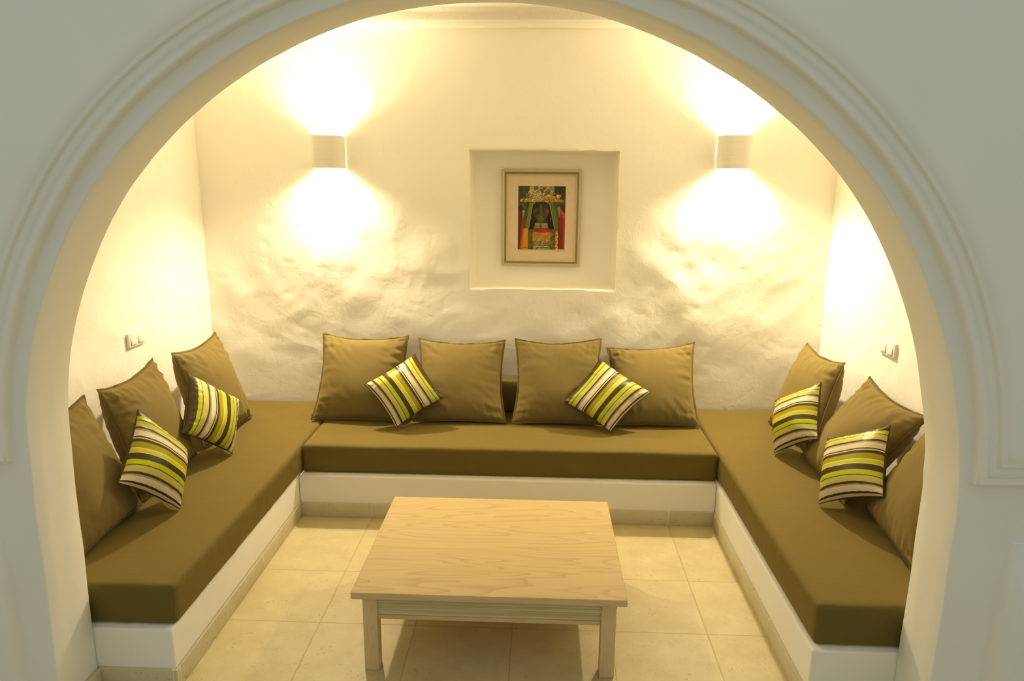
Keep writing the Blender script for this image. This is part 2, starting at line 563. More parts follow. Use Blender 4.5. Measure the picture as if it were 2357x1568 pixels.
def arch_wall():
    P = arch_profile()
    n = len(P)
    X0, X1, Z1 = -4.2, 4.2, 3.7
    vs, fs = [], []
    rows = []
    # across the thickness: soft rounded arrises front and rear
    for y, g in ((YF, 0.006), (YF + 0.002, 0.0025), (YF + 0.006, 0.0), (YF + 0.06, 0.0), (YF + 0.12, 0.001), (YR - 0.006, 0.0), (YR - 0.002, 0.0025), (YR, 0.006)):
        row = []
        for k, (x, z) in enumerate(P):
            d = Vector((x - AX, max(z - AZ, 0.0)))
            d = d.normalized() if d.length > 1e-6 else Vector((1 if x > AX else -1, 0))
            w = 0.002 * noise.noise(Vector((x * 4, y * 14, z * 4))) if 0.001 < y - YF < 0.19 else 0
            vs.append((x + d.x * (g + w), y, z + d.y * (g + w)))
            row.append(len(vs) - 1)
        rows.append(row)
    for a, b in zip(rows[:-1], rows[1:]):
        for k in range(n - 1):
            fs.append((a[k], b[k], b[k + 1], a[k + 1]))
    def face(row, y, flip):
        # fan strips from the opening out to the rectangle
        outer = []
        for k, idx in enumerate(row):
            x, _, z = vs[idx]
            dx, dz = x - AX, z - 0.6
            if z < AZ:
                ox, oz = (X0 if x < AX else X1), z
            else:
                dz = z - AZ
                t = min((X1 - AX) / dx if dx > 1e-6 else ((X0 - AX) / dx if dx < -1e-6 else 1e9), (Z1 - AZ) / dz if dz > 1e-6 else 1e9)
                ox, oz = AX + dx * t, AZ + dz * t
            vs.append((ox, y, oz))
            outer.append(len(vs) - 1)
        for k in range(len(row) - 1):
            f = (row[k], row[k + 1], outer[k + 1], outer[k])
            fs.append(f if not flip else f[::-1])
    face(rows[0], YF, False)
    face(rows[-1], YR, True)
    o = mesh_obj('wall_front', vs, fs, M['arch'], auto=math.radians(50))
    return tag(o, 'white plaster wall with a wide horseshoe arch opening', kind='structure')
arch_wall()

def raised_panel(name, R, zb, y_base, prof, label, n=120):
    """spandrel panel standing proud of the wall around the arch; prof = (inset, height)"""
    vs, fs, rows = [], [], []
    X0, X1, Z1 = -4.15, 4.15, 3.65
    for inset, h in prof:
        r, z0 = R + inset, zb + inset
        row = []
        a0 = math.asin((z0 - AZ) / r)
        pts = [(X0, z0)]
        for k in range(n + 1):
            a = (math.pi - a0) - (math.pi - 2 * a0) * k / n
            rr = r + 0.0025 * noise.noise(Vector((math.cos(a) * 4, math.sin(a) * 4, R)))
            pts.append((AX + rr * math.cos(a), AZ + rr * math.sin(a)))
        pts.append((X1, z0))
        for x, z in pts:
            vs.append((x, y_base - h, z))
            row.append(len(vs) - 1)
        rows.append(row)
    for a, b in zip(rows[:-1], rows[1:]):
        for k in range(len(a) - 1):
            fs.append((a[k], a[k + 1], b[k + 1], b[k]))
    last, h = rows[-1], prof[-1][1]
    outer = []
    for k, idx in enumerate(last):
        x, _, z = vs[idx]
        if k == 0 or k == len(last) - 1:
            p = (x, z + 0.0005)
        else:
            dx, dz = x - AX, max(z - AZ, 0.12)
            t = min((X1 - AX) / dx if dx > 1e-6 else ((X0 - AX) / dx if dx < -1e-6 else 1e9), (Z1 - AZ) / dz)
            p = (AX + dx * t, AZ + dz * t)
        vs.append((p[0], y_base - h, p[1]))
        outer.append(len(vs) - 1)
    for k in range(len(last) - 1):
        fs.append((last[k], last[k + 1], outer[k + 1], outer[k]))
    o = mesh_obj(name, vs, fs, M['arch'], auto=math.radians(60))
    return tag(o, label, kind='structure')
raised_panel('trim_4', 1.424, 0.946, YF, [(0.0, -0.002), (0.0015, 0.012), (0.003, 0.024), (0.005, 0.0285), (0.008, 0.0305), (0.012, 0.031), (0.028, 0.0315), (0.0295, 0.0335), (0.05, 0.0335)],
             'raised plaster archivolt panel around the horseshoe arch')
raised_panel('trim_5', 1.476, 1.008, YF - 0.0335, [(0.0, -0.002), (0.0015, 0.007), (0.003, 0.011), (0.006, 0.0125), (0.018, 0.013), (0.0195, 0.0145), (0.05, 0.0145)],
             'second raised plaster step outside the archivolt panel')

def lower_panel(name, x0, x1, ztop, inner, label):
    # low dado panel beside the arch leg with a softly rounded edge towards it
    bm = bmesh.new()
    prof = [(0.0, -0.003), (0.004, 0.014), (0.011, 0.028), (0.024, 0.036), (0.05, 0.038)]
    rows = []
    N = 24
    for d, h in prof:
        row = []
        for k in range(N + 1):
            z = -0.01 + (ztop - d + 0.01) * k / N
            x = (x0 + d) if inner > 0 else (x1 - d)
            tp = smooth01((z - (ztop - 0.16)) / 0.16)
            row.append(bm.verts.new((x + inner * 0.02 * tp, YF - h * (1 - 0.55 * tp), z)))
        xo = x1 if inner > 0 else x0
        row.append(bm.verts.new((xo, YF - h * 0.45, ztop - d)))
        rows.append(row)
    for a, b in zip(rows[:-1], rows[1:]):
        for k in range(len(a) - 1):
            bm.faces.new((a[k], a[k + 1], b[k + 1], b[k]))
    xo = x1 if inner > 0 else x0
    last = rows[-1]
    outer = [bm.verts.new((xo, v.co.y, v.co.z)) for v in last[:-2]] + [last[-1]]
    for k in range(len(outer) - 2):
        bm.faces.new((last[k], last[k + 1], outer[k + 1], outer[k]))
    bm.faces.new((last[-3], last[-2], last[-1], outer[-2]))
    o = bm_obj(name, bm, M['arch'], smooth=True, auto=math.radians(60))
    return tag(o, label, kind='structure')
lower_panel('trim_6', 1.385, 4.15, 0.76, 1, 'low raised dado panel right of the arch')
lower_panel('trim_7', -4.15, -1.655, 0.70, -1, 'low raised dado panel left of the arch')

# ---------------------------------------------------------------- masonry benches and skirting
def bench(name, x0, x1, y0, y1, label):
    bm = bmesh.new()
    add_box(bm, x0, x1, y0, y1, 0.0, ZB)
    es = [e for e in bm.edges if all(v.co.z > ZB - 0.001 for v in e.verts)] + [e for e in bm.edges if abs(e.verts[0].co.z - e.verts[1].co.z) > 0.1]
    bmesh.ops.bevel(bm, geom=es, offset=0.009, segments=3, profile=0.5, affect='EDGES')
    o = bm_obj(name, bm, M['bench'], smooth=True, auto=math.radians(40))
    return tag(o, label, 'bench', 'built-in plaster bench bases')
bench('masonry_bench', WL + 0.012, XL, YR + 0.004, YW - 0.02, 'white plastered bench base under the mattress along the left wall')
bench('masonry_bench', XR, WR - 0.012, YR + 0.004, YW - 0.02, 'white plastered bench base under the mattress along the right wall')
bench('masonry_bench', XL + 0.001, XR - 0.001, YB, YW - 0.02, 'white plastered bench base under the middle mattress at the back wall')

def skirting(name, boxes, label):
    bm = bmesh.new()
    for bx in boxes:
        x0, x1, y0, y1 = bx[:4]
        add_box(bm, x0, x1, y0, y1, 0.0, bx[4] if len(bx) > 4 else 0.079, 0.0025, 2)
    o = bm_obj(name, bm, M['skirt'], smooth=True, auto=math.radians(40))
    return tag(o, label, kind='structure')
SK = 0.011
skirting('baseboard_left', [(XL - 0.002, XL + SK, YR - 0.009, YB), (LEGL - 0.005, XL - 0.0015, YR - 0.009, YR + 0.006), (LEGL - 0.012, LEGL + 0.006, YF + 0.09, YR - 0.009)],
         'travertine skirting tiles along the left bench')
skirting('baseboard_right', [(XR - SK, XR + 0.002, YR - 0.009, YB), (XR + 0.0015, LEGR + 0.002, YR - 0.009, YR + 0.006), (LEGR - 0.006, LEGR + 0.012, YF + 0.09, YR - 0.009)],
         'travertine skirting tiles along the right bench')
skirting('baseboard_back', [(XL + SK, XR - SK, YB - SK, YB + 0.002)], 'travertine skirting tiles along the back bench')

# ---------------------------------------------------------------- mattresses and bolster
def rounded_box(name, x0, x1, y0, y1, z0, z1, r, cell, mat, disp, parent=None, origin=(0, 0, 0)):
    bm = bmesh.new()
    dims = ((x0, x1), (y0, y1), (z0, z1))
    def ticks(a, b):
        inner = max(1, round((b - a - 2 * r) / cell))
        t = [a, a + r * 0.25, a + r * 0.55]
        t += [a + r + (b - a - 2 * r) * i / inner for i in range(inner + 1)]
        return t + [b - r * 0.55, b - r * 0.25, b]
    T = [ticks(*d) for d in dims]
    cache = {}
    def vert(i, j, k):
        key = (i, j, k)
        if key in cache:
            return cache[key]
        p = Vector((T[0][i], T[1][j], T[2][k]))
        c = Vector([min(max(p[a], dims[a][0] + r), dims[a][1] - r) for a in range(3)])
        d = p - c
        if d.length > 1e-9:
            p = c + d.normalized() * r if d.length > r * 0.9 else c + d
            m = max(abs(d.x), abs(d.y), abs(d.z))
            nrm = d.normalized()
            p = c + nrm * r
        p = p + disp(p)
        cache[key] = bm.verts.new(p - Vector(origin))
        return cache[key]
    n = [len(t) - 1 for t in T]
    for a in range(3):
        b, c = [(1, 2), (2, 0), (0, 1)][a]
        for side in (0, n[a]):
            for i in range(n[b]):
                for j in range(n[c]):
                    q = []
                    for di, dj in ((0, 0), (1, 0), (1, 1), (0, 1)):
                        idx = [0, 0, 0]
                        idx[a] = side; idx[b] = i + di; idx[c] = j + dj
                        q.append(vert(*idx))
                    bm.faces.new(q if side else q[::-1])
    return bm_obj(name, bm, mat, parent, smooth=True)

def mattress_disp(seed, x0, x1, y0, y1):
    def f(p):
        soft = 0.0022 * fbm((p.x * 3 + seed, p.y * 3, p.z * 3), 3)
        k = 1.0 if p.z < ZM - 0.02 else 0.4
        pull = 0.0036 * k * noise.noise(Vector((p.x * 17 + p.z * 14, p.y * 17 + p.z * 9, seed)))
        dz = soft if p.z > ZB + 0.04 else 0.0
        lat = soft * 0.8 + pull
        cx, cy = (x0 + x1) / 2, (y0 + y1) / 2
        inx = min(1.0, max(0.0, (abs(p.x - cx) - (x1 - x0) / 2 + 0.03) / 0.02))
        iny = min(1.0, max(0.0, (abs(p.y - cy) - (y1 - y0) / 2 + 0.03) / 0.02))
        return Vector((math.copysign(lat, p.x - cx) * inx, math.copysign(lat, p.y - cy) * iny, dz))
    return f

def mattress(x0, x1, y0, y1, seed, label, edges):
    root = thing('bench_mattress', ((x0 + x1) / 2, (y0 + y1) / 2, ZB), label, 'mattress', 'taupe bench mattresses')
    org = root.location
    rounded_box('cover', x0, x1, y0, y1, ZB + 0.0005, ZM, 0.022, 0.022, M['mattress'], mattress_disp(seed, x0, x1, y0, y1), root, org)
    # stitched seam along the front top edge and the corner seams
    for a, b in edges:
        vs, fs = [], []
        n = 90
        A, B = Vector(a), Vector(b)
        ax = (B - A).normalized()
        u = ax.cross(Vector((0.3, 0.5, 0.8))).normalized()
        w = ax.cross(u)
        for k in range(n + 1):
            c = A + (B - A) * k / n - org
            c = c + Vector((0, 0, 0.0012 * noise.noise(Vector((k * 0.35, seed, 1)))))
            for m in range(5):
                t = 2 * math.pi * m / 5
                vs.append(c + (u * math.cos(t) + w * math.sin(t)) * 0.0016)
        for k in range(n):
            for m in range(5):
                fs.append((k * 5 + m, k * 5 + (m + 1) % 5, (k + 1) * 5 + (m + 1) % 5, (k + 1) * 5 + m))
        mesh_obj('seam', vs, fs, M['mattress'], root)
    return root
MXL, MXR, MYB = -1.268, 0.963, 3.602
s = 0.0065
mattress(WL + 0.03, MXL, YR + 0.028, YW - 0.03, 3.0, 'long taupe mattress on the bench along the left wall',
         [((MXL - s, YR + 0.028 + s, ZB + 0.02), (MXL - s, YR + 0.028 + s, ZM - 0.02))])
mattress(MXR, WR - 0.03, YR + 0.028, YW - 0.03, 11.0, 'long taupe mattress on the bench along the right wall',
         [((MXR + s, YR + 0.028 + s, ZB + 0.02), (MXR + s, YR + 0.028 + s, ZM - 0.02))])
mattress(MXL + 0.006, MXR - 0.006, MYB, YW - 0.03, 23.0, 'taupe middle mattress on the back bench between the two long mattresses',
         [((MXL + 0.006 + s, MYB + s, ZB + 0.02), (MXL + 0.006 + s, MYB + s, ZM - 0.02))])
bol = rounded_box('bolster', -0.68, 0.34, 4.215, 4.375, ZM + 0.003, 0.566, 0.02, 0.03, M['mattress'],
                  lambda p: Vector((0, 0.002 * noise.noise(p * 6), 0.0015 * noise.noise(p * 5 + Vector((3, 3, 3))) if p.z > 0.45 else 0)), None, (-0.18, 4.29, ZM))
bol.location = (-0.18, 4.29, ZM)
tag(bol, 'dark taupe long bolster behind the four back cushions against the back wall', 'bolster')

# ---------------------------------------------------------------- cushions
def outline(x, y, p, rest=1.0):
    return x * (1 - 0.8 * p * (1 - y * y)), y * (1 - p * (rest if y > 0 else 1.0) * (1 - x * x))

class Patch:
    """square patch through four corners TL, TR, BR, BL; x right, y down, both -1..1"""
    def __init__(self, c):
        self.c = [Vector(p) for p in c]
        self.mid = sum(self.c, Vector()) / 4
        ex = (self.c[1] + self.c[2] - self.c[0] - self.c[3]) / 4
        ey = (self.c[2] + self.c[3] - self.c[0] - self.c[1]) / 4
        self.n = ey.cross(ex).normalized()      # faces the room
        self.ex, self.ey = ex, ey
        self.half = (ex.length + ey.length) / 2
    def at(self, x, y):
        u, v = (x + 1) / 2, (y + 1) / 2
        c = self.c
        return (c[0] * (1 - u) + c[1] * u) * (1 - v) + (c[3] * (1 - u) + c[2] * u) * v
    def local(self, p):
        d = p - self.mid
        w = d.dot(self.n)
        # solve in-plane coordinates
        a, b, c = self.ex.dot(self.ex), self.ex.dot(self.ey), self.ey.dot(self.ey)
        r, s_ = d.dot(self.ex), d.dot(self.ey)
        det = a * c - b * b
        return (r * c - s_ * b) / det, (s_ * a - r * b) / det, w

def loft(x, y, e=2.5, k=0.52):
    return max(0.0, (1 - abs(x) ** e) * (1 - abs(y) ** e)) ** k

def cushion(name, corners, label, group, front_t, back_t, pinch, seed, fm, bm_, flange=0.0, piping=None, dents=(), stripe=None, wr=1.0, floor=None):
    P = Patch(corners)
    org = (P.c[2] + P.c[3]) / 2
    root = thing(name, org, label, 'cushion', group)
    N = 56
    sc = 1 - flange / P.half
    def side(sign, thick, nm, mat):
        vs, fs, uv = [], [], []
        for j in range(N + 1):
            for i in range(N + 1):
                # finer sampling towards the seams
                x = math.sin((2 * i / N - 1) * math.pi / 2 * 0.999) / math.sin(math.pi / 2 * 0.999)
                y = math.sin((2 * j / N - 1) * math.pi / 2 * 0.999) / math.sin(math.pi / 2 * 0.999)
                ox, oy = outline(x, y, pinch, 0.25 if flange else 1.0)
                edge = 1 - max(abs(x), abs(y))
                # uneven seam
                ox += 0.012 * noise.noise(Vector((y * 2.2, seed, sign * 0 + (1 if x > 0 else 5)))) * abs(x) ** 4 * (1 - y * y)
                oy += 0.016 * noise.noise(Vector((x * 2.2, seed + 9, 2 if y > 0 else 7))) * abs(y) ** 4 * (1 - x * x)
                L = loft(x, y)
                t = thick * L * (1 + 0.16 * noise.noise(Vector((x * 1.1, y * 1.1, seed * 1.7 + sign))))
                # gathers running in from the seams, soft folds towards the corners
                gx = math.exp(-(1 - abs(x)) / 0.16) * (1 - abs(x) ** 12)
                gy = math.exp(-(1 - abs(y)) / 0.16) * (1 - abs(y) ** 12)
                wig = noise.noise(Vector((y * 9 + seed, x * 1.1, 3.0 * sign))) * gx + noise.noise(Vector((x * 9 + seed, y * 1.1, 8.0 * sign))) * gy
                wig += 0.3 * noise.noise(Vector((y * 19 + seed, x * 1.6, 4.0 * sign))) * gx + 0.3 * noise.noise(Vector((x * 19 + seed, y * 1.6, 6.0 * sign))) * gy
                dia = noise.noise(Vector(((x + y) * 2.4 + seed, (x - y) * 6.0, sign * 2.0))) * (abs(x * y) ** 1.2) * L
                t += (wr if sign > 0 else 0.5 * wr) * (0.011 * wig * min(1.0, edge * 14) + 0.012 * dia) * (thick / 0.07)
                if edge < 1e-6:
                    t = 0.0
                p = P.at(ox * sc, oy * sc) + P.n * (sign * t)
                if sign > 0:
                    for D, dt in dents:
                        lx, ly, lw = D.local(p)
                        if max(abs(lx) / (1 - 0.07 * (1 - min(1, ly * ly))), abs(ly) / (1 - 0.07 * (1 - min(1, lx * lx)))) < 0.985:
                            lim = -dt * loft(max(-1, min(1, lx)), max(-1, min(1, ly))) - 0.006
                            if lim < lw < 0.16:
                                p = p - D.n * (lw - lim)
                if floor is not None and p.z < floor:
                    p.z = floor + 0.15 * (p.z - floor) * 0
                vs.append(p - org)
                uv.append(((x + 1) / 2, (y + 1) / 2))
        for j in range(N):
            for i in range(N):
                f = (j * (N + 1) + i, (j + 1) * (N + 1) + i, (j + 1) * (N + 1) + i + 1, j * (N + 1) + i + 1)
                fs.append(f if sign > 0 else f[::-1])
        if stripe and sign > 0:
            uv2 = []
            for (u, v) in uv:
                uv2.append((v, u) if stripe == 'u' else (u, v))
            uv = uv2
        mesh_obj(nm, vs, fs, mat, root, uvs=uv)
        rim = [i for i in range(N + 1)] + [j * (N + 1) + N for j in range(1, N + 1)] + [N * (N + 1) + i for i in range(N - 1, -1, -1)] + [j * (N + 1) for j in range(N - 1, 0, -1)]
        return [vs[i] for i in rim], [(uv[i]) for i in rim]
    rim, _ = side(1, front_t, 'front_panel', fm)
    side(-1, back_t, 'back_panel', bm_)
    n = len(rim)
    if flange:
        vs, fs = [], []
        mid = P.mid - org
        pts = []
        for k in range(n):
            p = rim[k]
            x, y, _w = P.local(p + org)
            x, y = x / sc, y / sc
            m = max(abs(x), abs(y), 1e-6)
            # outward direction in the plane of the cushion
            dx = P.ex.normalized() * (math.copysign(1, x) if abs(x) > 0.93 * m else 0)
            dy = P.ey.normalized() * (math.copysign(1, y) if abs(y) > 0.93 * m else 0)
            cr = smooth01((min(abs(x), abs(y)) / m - 0.82) / 0.18)
            ax, ay = abs(x) ** 8, abs(y) ** 8
            d = (P.ex.normalized() * math.copysign(ax, x) + P.ey.normalized() * math.copysign(ay, y))
            d = d / max(ax, ay, 1e-9)
            wv = 0.0045 * noise.noise(Vector((x * 5, y * 5, seed))) + 0.004 * noise.noise(Vector((x * 12, y * 12, seed + 4)))
            length = flange * (1 + 0.18 * noise.noise(Vector((x * 4, y * 4, seed + 2))))
            q1 = p + d * length * 0.5 + P.n * wv * 0.6
            q2 = p + d * length + P.n * wv * 1.6
            row = [p + P.n * 0.0022, q1 + P.n * 0.002, q2 + P.n * 0.0016, q2 - P.n * 0.0016, q1 - P.n * 0.002, p - P.n * 0.0022]
            if floor is not None:
                for r_ in row:
                    if r_.z + org.z < floor + 0.001:
                        r_.z = floor + 0.001 - org.z
            vs += row
        for k in range(n):
            a, b = k * 6, ((k + 1) % n) * 6
            for m in range(5):
                fs.append((a + m, b + m, b + m + 1, a + m + 1))
        mesh_obj('flange', vs, fs, M['flange'], root)
    if piping:
        vs, fs = [], []
        for k in range(n):
            p, q0, q1 = rim[k], rim[k - 1], rim[(k + 1) % n]
            t = (q1 - q0).normalized()
            u = t.cross(P.n).normalized()
            for m in range(6):
                a = 2 * math.pi * m / 6
                vs.append(p + u * (0.0028 * math.cos(a)) + P.n * (0.0028 * math.sin(a)))
        for k in range(n):
            a, b = k * 6, ((k + 1) % n) * 6
            for m in range(6):
                fs.append((a + m, a + (m + 1) % 6, b + (m + 1) % 6, b + m))
        mesh_obj('piping', vs, fs, M['brown'], root)
    return P

S_CORNERS = {
 'S1': [(-0.728, 4.109, 0.778), (-0.537, 3.956, 0.561), (-0.797, 3.845, 0.411), (-0.991, 3.941, 0.635)],
 'S2': [(0.152, 3.97, 0.544), (0.363, 4.14, 0.76), (0.646, 3.973, 0.61), (0.411, 3.842, 0.415)],
 'S3': [(-1.768, 3.449, 0.82), (-1.618, 3.681, 0.612), (-1.569, 3.438, 0.397), (-1.697, 3.205, 0.593)],
 'S4': [(-1.693, 2.853, 0.826), (-1.606, 3.059, 0.568), (-1.531, 2.806, 0.397), (-1.649, 2.588, 0.61)],
 'S5': [(1.304, 3.832, 0.619), (1.441, 3.586, 0.797), (1.365, 3.369, 0.572), (1.251, 3.616, 0.397)],
 'S6': [(1.347, 3.213, 0.63), (1.498, 2.961, 0.786), (1.398, 2.747, 0.558), (1.252, 2.999, 0.403)],
}
S_BACK = 0.062
SP = {k: (Patch(v), S_BACK) for k, v in S_CORNERS.items()}
BIG = [
 ('C1', [(-1.32, 4.264, 0.863), (-0.789, 4.275, 0.853), (-0.759, 3.975, 0.399), (-1.33, 3.978, 0.399)], ['S1'], 'large taupe cushion, leftmost of the four against the back wall'),
 ('C2', [(-0.739, 4.310, 0.831), (-0.2, 4.325, 0.823), (-0.178, 3.996, 0.399), (-0.728, 3.985, 0.399)], ['S1'], 'large taupe cushion at the back wall, second from left of the four'),
 ('C3', [(-0.145, 4.305, 0.838), (0.386, 4.286, 0.854), (0.4, 3.986, 0.399), (-0.15, 3.99, 0.399)], ['S2'], 'large taupe cushion at the back wall, just right of the gap showing the bolster'),
 ('C4', [(0.422, 4.345, 0.783), (0.955, 4.322, 0.831), (0.941, 3.989, 0.399), (0.408, 3.986, 0.399)], ['S2'], 'large creased taupe cushion, rightmost of the four against the back wall'),
 ('L1', [(-1.935, 3.61, 0.885), (-1.889, 4.046, 0.908), (-1.691, 4.027, 0.399), (-1.736, 3.482, 0.399)], ['S3'], 'large taupe cushion on the left bench, nearest the back corner'),
 ('L2', [(-1.940, 2.965, 0.875), (-1.925, 3.42, 0.909), (-1.734, 3.403, 0.399), (-1.718, 2.845, 0.399)], ['S4'], 'large taupe cushion in the middle of the three on the left bench'),
 ('L3', [(-1.935, 2.36, 0.878), (-1.935, 2.872, 0.884), (-1.705, 2.825, 0.399), (-1.692, 2.345, 0.399)], ['S4'], 'large taupe cushion on the left bench, partly hidden by the arch jamb'),
 ('R1', [(1.613, 4.285, 0.848), (1.645, 3.80, 0.847), (1.44, 3.585, 0.399), (1.361, 4.107, 0.399)], ['S5'], 'large taupe cushion on the right bench, nearest the back corner'),
 ('R2', [(1.655, 3.53, 0.849), (1.66, 2.965, 0.826), (1.362, 3.0, 0.399), (1.382, 3.604, 0.399)], ['S5', 'S6'], 'large taupe cushion in the middle of the three on the right bench'),
 ('R3', [(1.66, 2.89, 0.862), (1.665, 2.36, 0.860), (1.38, 2.43, 0.399), (1.437, 2.97, 0.399)], ['S6'], 'large taupe cushion on the right bench, partly hidden by the arch jamb'),
]
for k, (key, cor, dn, label) in enumerate(BIG):
    cushion('scatter_cushion', cor, label, 'large plain taupe cushions', 0.094, 0.075 if key[0] == 'C' else 0.125, 0.125, 3.7 * k + 1.3, M['cushion'], M['cushion'],
            flange=0.011, dents=[SP[d] for d in dn], floor=ZM + 0.004, wr=2.1)
STRIPED = [
 ('S1', 'v', 'striped lime and brown cushion at the back wall, left of the two there'),
 ('S2', 'v', 'striped lime and brown cushion at the back wall, right of the two there'),
 ('S3', 'u', 'striped lime and brown cushion with upright stripes on the left bench'),
 ('S4', 'v', 'striped lime and brown cushion on the left bench nearest the arch'),
 ('S5', 'v', 'striped lime and brown cushion on the right bench nearest the back corner'),
 ('S6', 'v', 'striped lime and brown cushion on the right bench nearest the arch'),
]
for k, (key, st, label) in enumerate(STRIPED):
    cushion('striped_cushion', S_CORNERS[key], label, 'small striped cushions', 0.074, S_BACK, 0.085, 2.3 * k + 40.0, M['stripe'], M['brown'],
            piping=True, stripe=st, wr=1.0, floor=ZM + 0.003)

# ---------------------------------------------------------------- coffee table
TX0, TX1, TY0, TY1, TZ = -0.661, 0.332, 2.300, 3.104, 0.3392
tab = thing('coffee_table', ((TX0 + TX1) / 2, (TY0 + TY1) / 2, 0), 'low pale oak coffee table with square legs on the tiled floor', 'table')
ox, oy = tab.location.x, tab.location.y
def tbox(name, x0, x1, y0, y1, z0, z1, mat, bev=0.002):
    return box(name, x0 - ox, x1 - ox, y0 - oy, y1 - oy, z0, z1, mat, tab, bev)
bm = bmesh.new()
add_box(bm, TX0 - ox, TX1 - ox, TY0 - oy, TY1 - oy, TZ - 0.026, TZ, 0.0035, 3)
for f in bm.faces:
    if f.normal.z < 0.5:
        f.material_index = 1
bm_obj('table_top', bm, [M['oak'], M['oak_side']], tab, smooth=True, auto=math.radians(40))
LX0, LX1, LY0, LY1, LW = TX0 + 0.034, TX1 - 0.034, TY0 + 0.03, TY1 - 0.03, 0.054
for (lx, ly) in ((LX0, LY0), (LX1 - LW, LY0), (LX0, LY1 - LW), (LX1 - LW, LY1 - LW)):
    tbox('leg', lx, lx + LW, ly, ly + LW, 0.0, TZ - 0.026, M['oak_leg'], 0.003)
zt, zr, zl = TZ - 0.026, 0.228, 0.212
def reed_panel(horizontal, a0, a1, c, outward):
    # reeded strip panel between two legs
    bm = bmesh.new()
    n = 9
    prof = []
    for i in range(n):
        z0 = zr + (zt - zr) * i / n
        z1 = zr + (zt - zr) * (i + 1) / n
        for k in range(4):
            t = k / 4
            prof.append((0.0022 * math.sin(math.pi * t) ** 0.7, z0 + (z1 - z0) * t))
    prof.append((0, zt))
    prof += [(-0.016, zt), (-0.016, zr)]
    ends = []
    for a in (a0, a1):
        row = []
        for d, z in prof:
            q = c + outward * d
            row.append(bm.verts.new((a - ox, q - oy, z) if horizontal else (q - ox, a - oy, z)))
        ends.append(row)
    m = len(prof)
    for k in range(m):
        bm.faces.new((ends[0][k], ends[0][(k + 1) % m], ends[1][(k + 1) % m], ends[1][k]))
    bm.faces.new(ends[0]); bm.faces.new(ends[1][::-1])
    bm_obj('apron', bm, M['reed'], tab)
reed_panel(True, LX0 + LW, LX1 - LW, LY0 + 0.012, -1)
reed_panel(True, LX0 + LW, LX1 - LW, LY1 - 0.012, 1)
reed_panel(False, LY0 + LW, LY1 - LW, LX0 + 0.012, -1)
reed_panel(False, LY0 + LW, LY1 - LW, LX1 - 0.012, 1)
tbox('rail', LX0 + LW, LX1 - LW, LY0 + 0.008, LY0 + 0.034, zl, zr, M['oak_side'])
tbox('rail', LX0 + LW, LX1 - LW, LY1 - 0.034, LY1 - 0.008, zl, zr, M['oak_side'])
tbox('rail', LX0 + 0.008, LX0 + 0.034, LY0 + LW, LY1 - LW, zl, zr, M['oak_side'])
tbox('rail', LX1 - 0.034, LX1 - 0.008, LY0 + LW, LY1 - LW, zl, zr, M['oak_side'])

# ---------------------------------------------------------------- wall sconces
def sconce(x, zc, label):
    root = thing('wall_sconce', (x, YW, zc), label, 'wall lamp', 'up and down wall sconces')
    hw, hh, dp, th = 0.092, 0.092, 0.150, 0.004
    vs, fs = [], []
    n, m = 40, 24
    def cross(t, off):
        # flattened half round section standing just off the wall
        a = math.pi * t
        ex = 0.55
        cx, cy = math.cos(a), math.sin(a)
        px = -math.copysign(abs(cx) ** ex, cx) * (hw - off)
        py = -(0.007 + (dp - 0.007 - off) * abs(cy) ** ex)
        return px, py
    for off in (0.0, th):
        for j in range(m + 1):
            z = -hh + 2 * hh * j / m
            for i in range(n + 1):
                px, py = cross(i / n, off)
                vs.append((px, py, z + 0.0008 * noise.noise(Vector((px * 20, off, z * 4)))))
    K = (m + 1) * (n + 1)
    for j in range(m):
        for i in range(n):
            a = j * (n + 1) + i
            fs.append((a, a + 1, a + n + 2, a + n + 1))
            fs.append((K + a, K + a + n + 1, K + a + n + 2, K + a + 1))
    for i in range(n):
        a, b = i, m * (n + 1) + i
        fs.append((a, K + a, K + a + 1, a + 1))
        fs.append((b, b + 1, K + b + 1, K + b))
    for j in range(m):
        a, b = j * (n + 1), j * (n + 1) + n
        fs.append((a, a + n + 1, K + a + n + 1, K + a))
        fs.append((b, K + b, K + b + n + 1, b + n + 1))
    mesh_obj('shade', vs, fs, M['shade'], root, auto=math.radians(45))
    bm = bmesh.new()
    add_box(bm, -0.03, 0.03, -0.022, 0.012, -0.03, 0.03, 0.003)
    add_box(bm, -0.004, 0.004, -0.11, -0.02, -0.004, 0.004, 0.001)
    bm_obj('bracket', bm, M['metal'], root, smooth=True, auto=math.radians(40))
    bm = bmesh.new()
    bmesh.ops.create_uvsphere(bm, u_segments=16, v_segments=10, radius=0.014)
    for v in bm.verts:
        v.co = Vector((v.co.x * 2.2, v.co.y - 0.100, v.co.z))
    bulb = bm_obj('bulb', bm, M['bulb'], root, smooth=True)
    bulb.visible_shadow = True
    # reflector bulbs shining out of the open top and bottom, tipped slightly off the wall
    for zz, watts in ((0.066, SCONCE_WATTS * 0.40), (-0.066, SCONCE_WATTS * 0.60)):
        ld = bpy.data.lights.new('lamp_light', 'SPOT')
        ld.energy = watts
        ld.color = SCONCE_COLOR
        ld.spot_size = math.radians(SPOT_DEG)
        ld.spot_blend = 1.0
        ld.shadow_soft_size = 0.03
        lo = bpy.data.objects.new('lamp_light', ld)
        COL.objects.link(lo)
        lo.parent = root
        lo.location = (0, -SPOT_OFF, zz)
        lo.rotation_euler = (math.pi + TILT, 0, 0) if zz > 0 else (-TILT, 0, 0)
    return root
sconce(-1.262, 1.937, 'white ribbed wall sconce left of the picture niche')
sconce(1.118, 1.951, 'white ribbed wall sconce right of the picture niche')

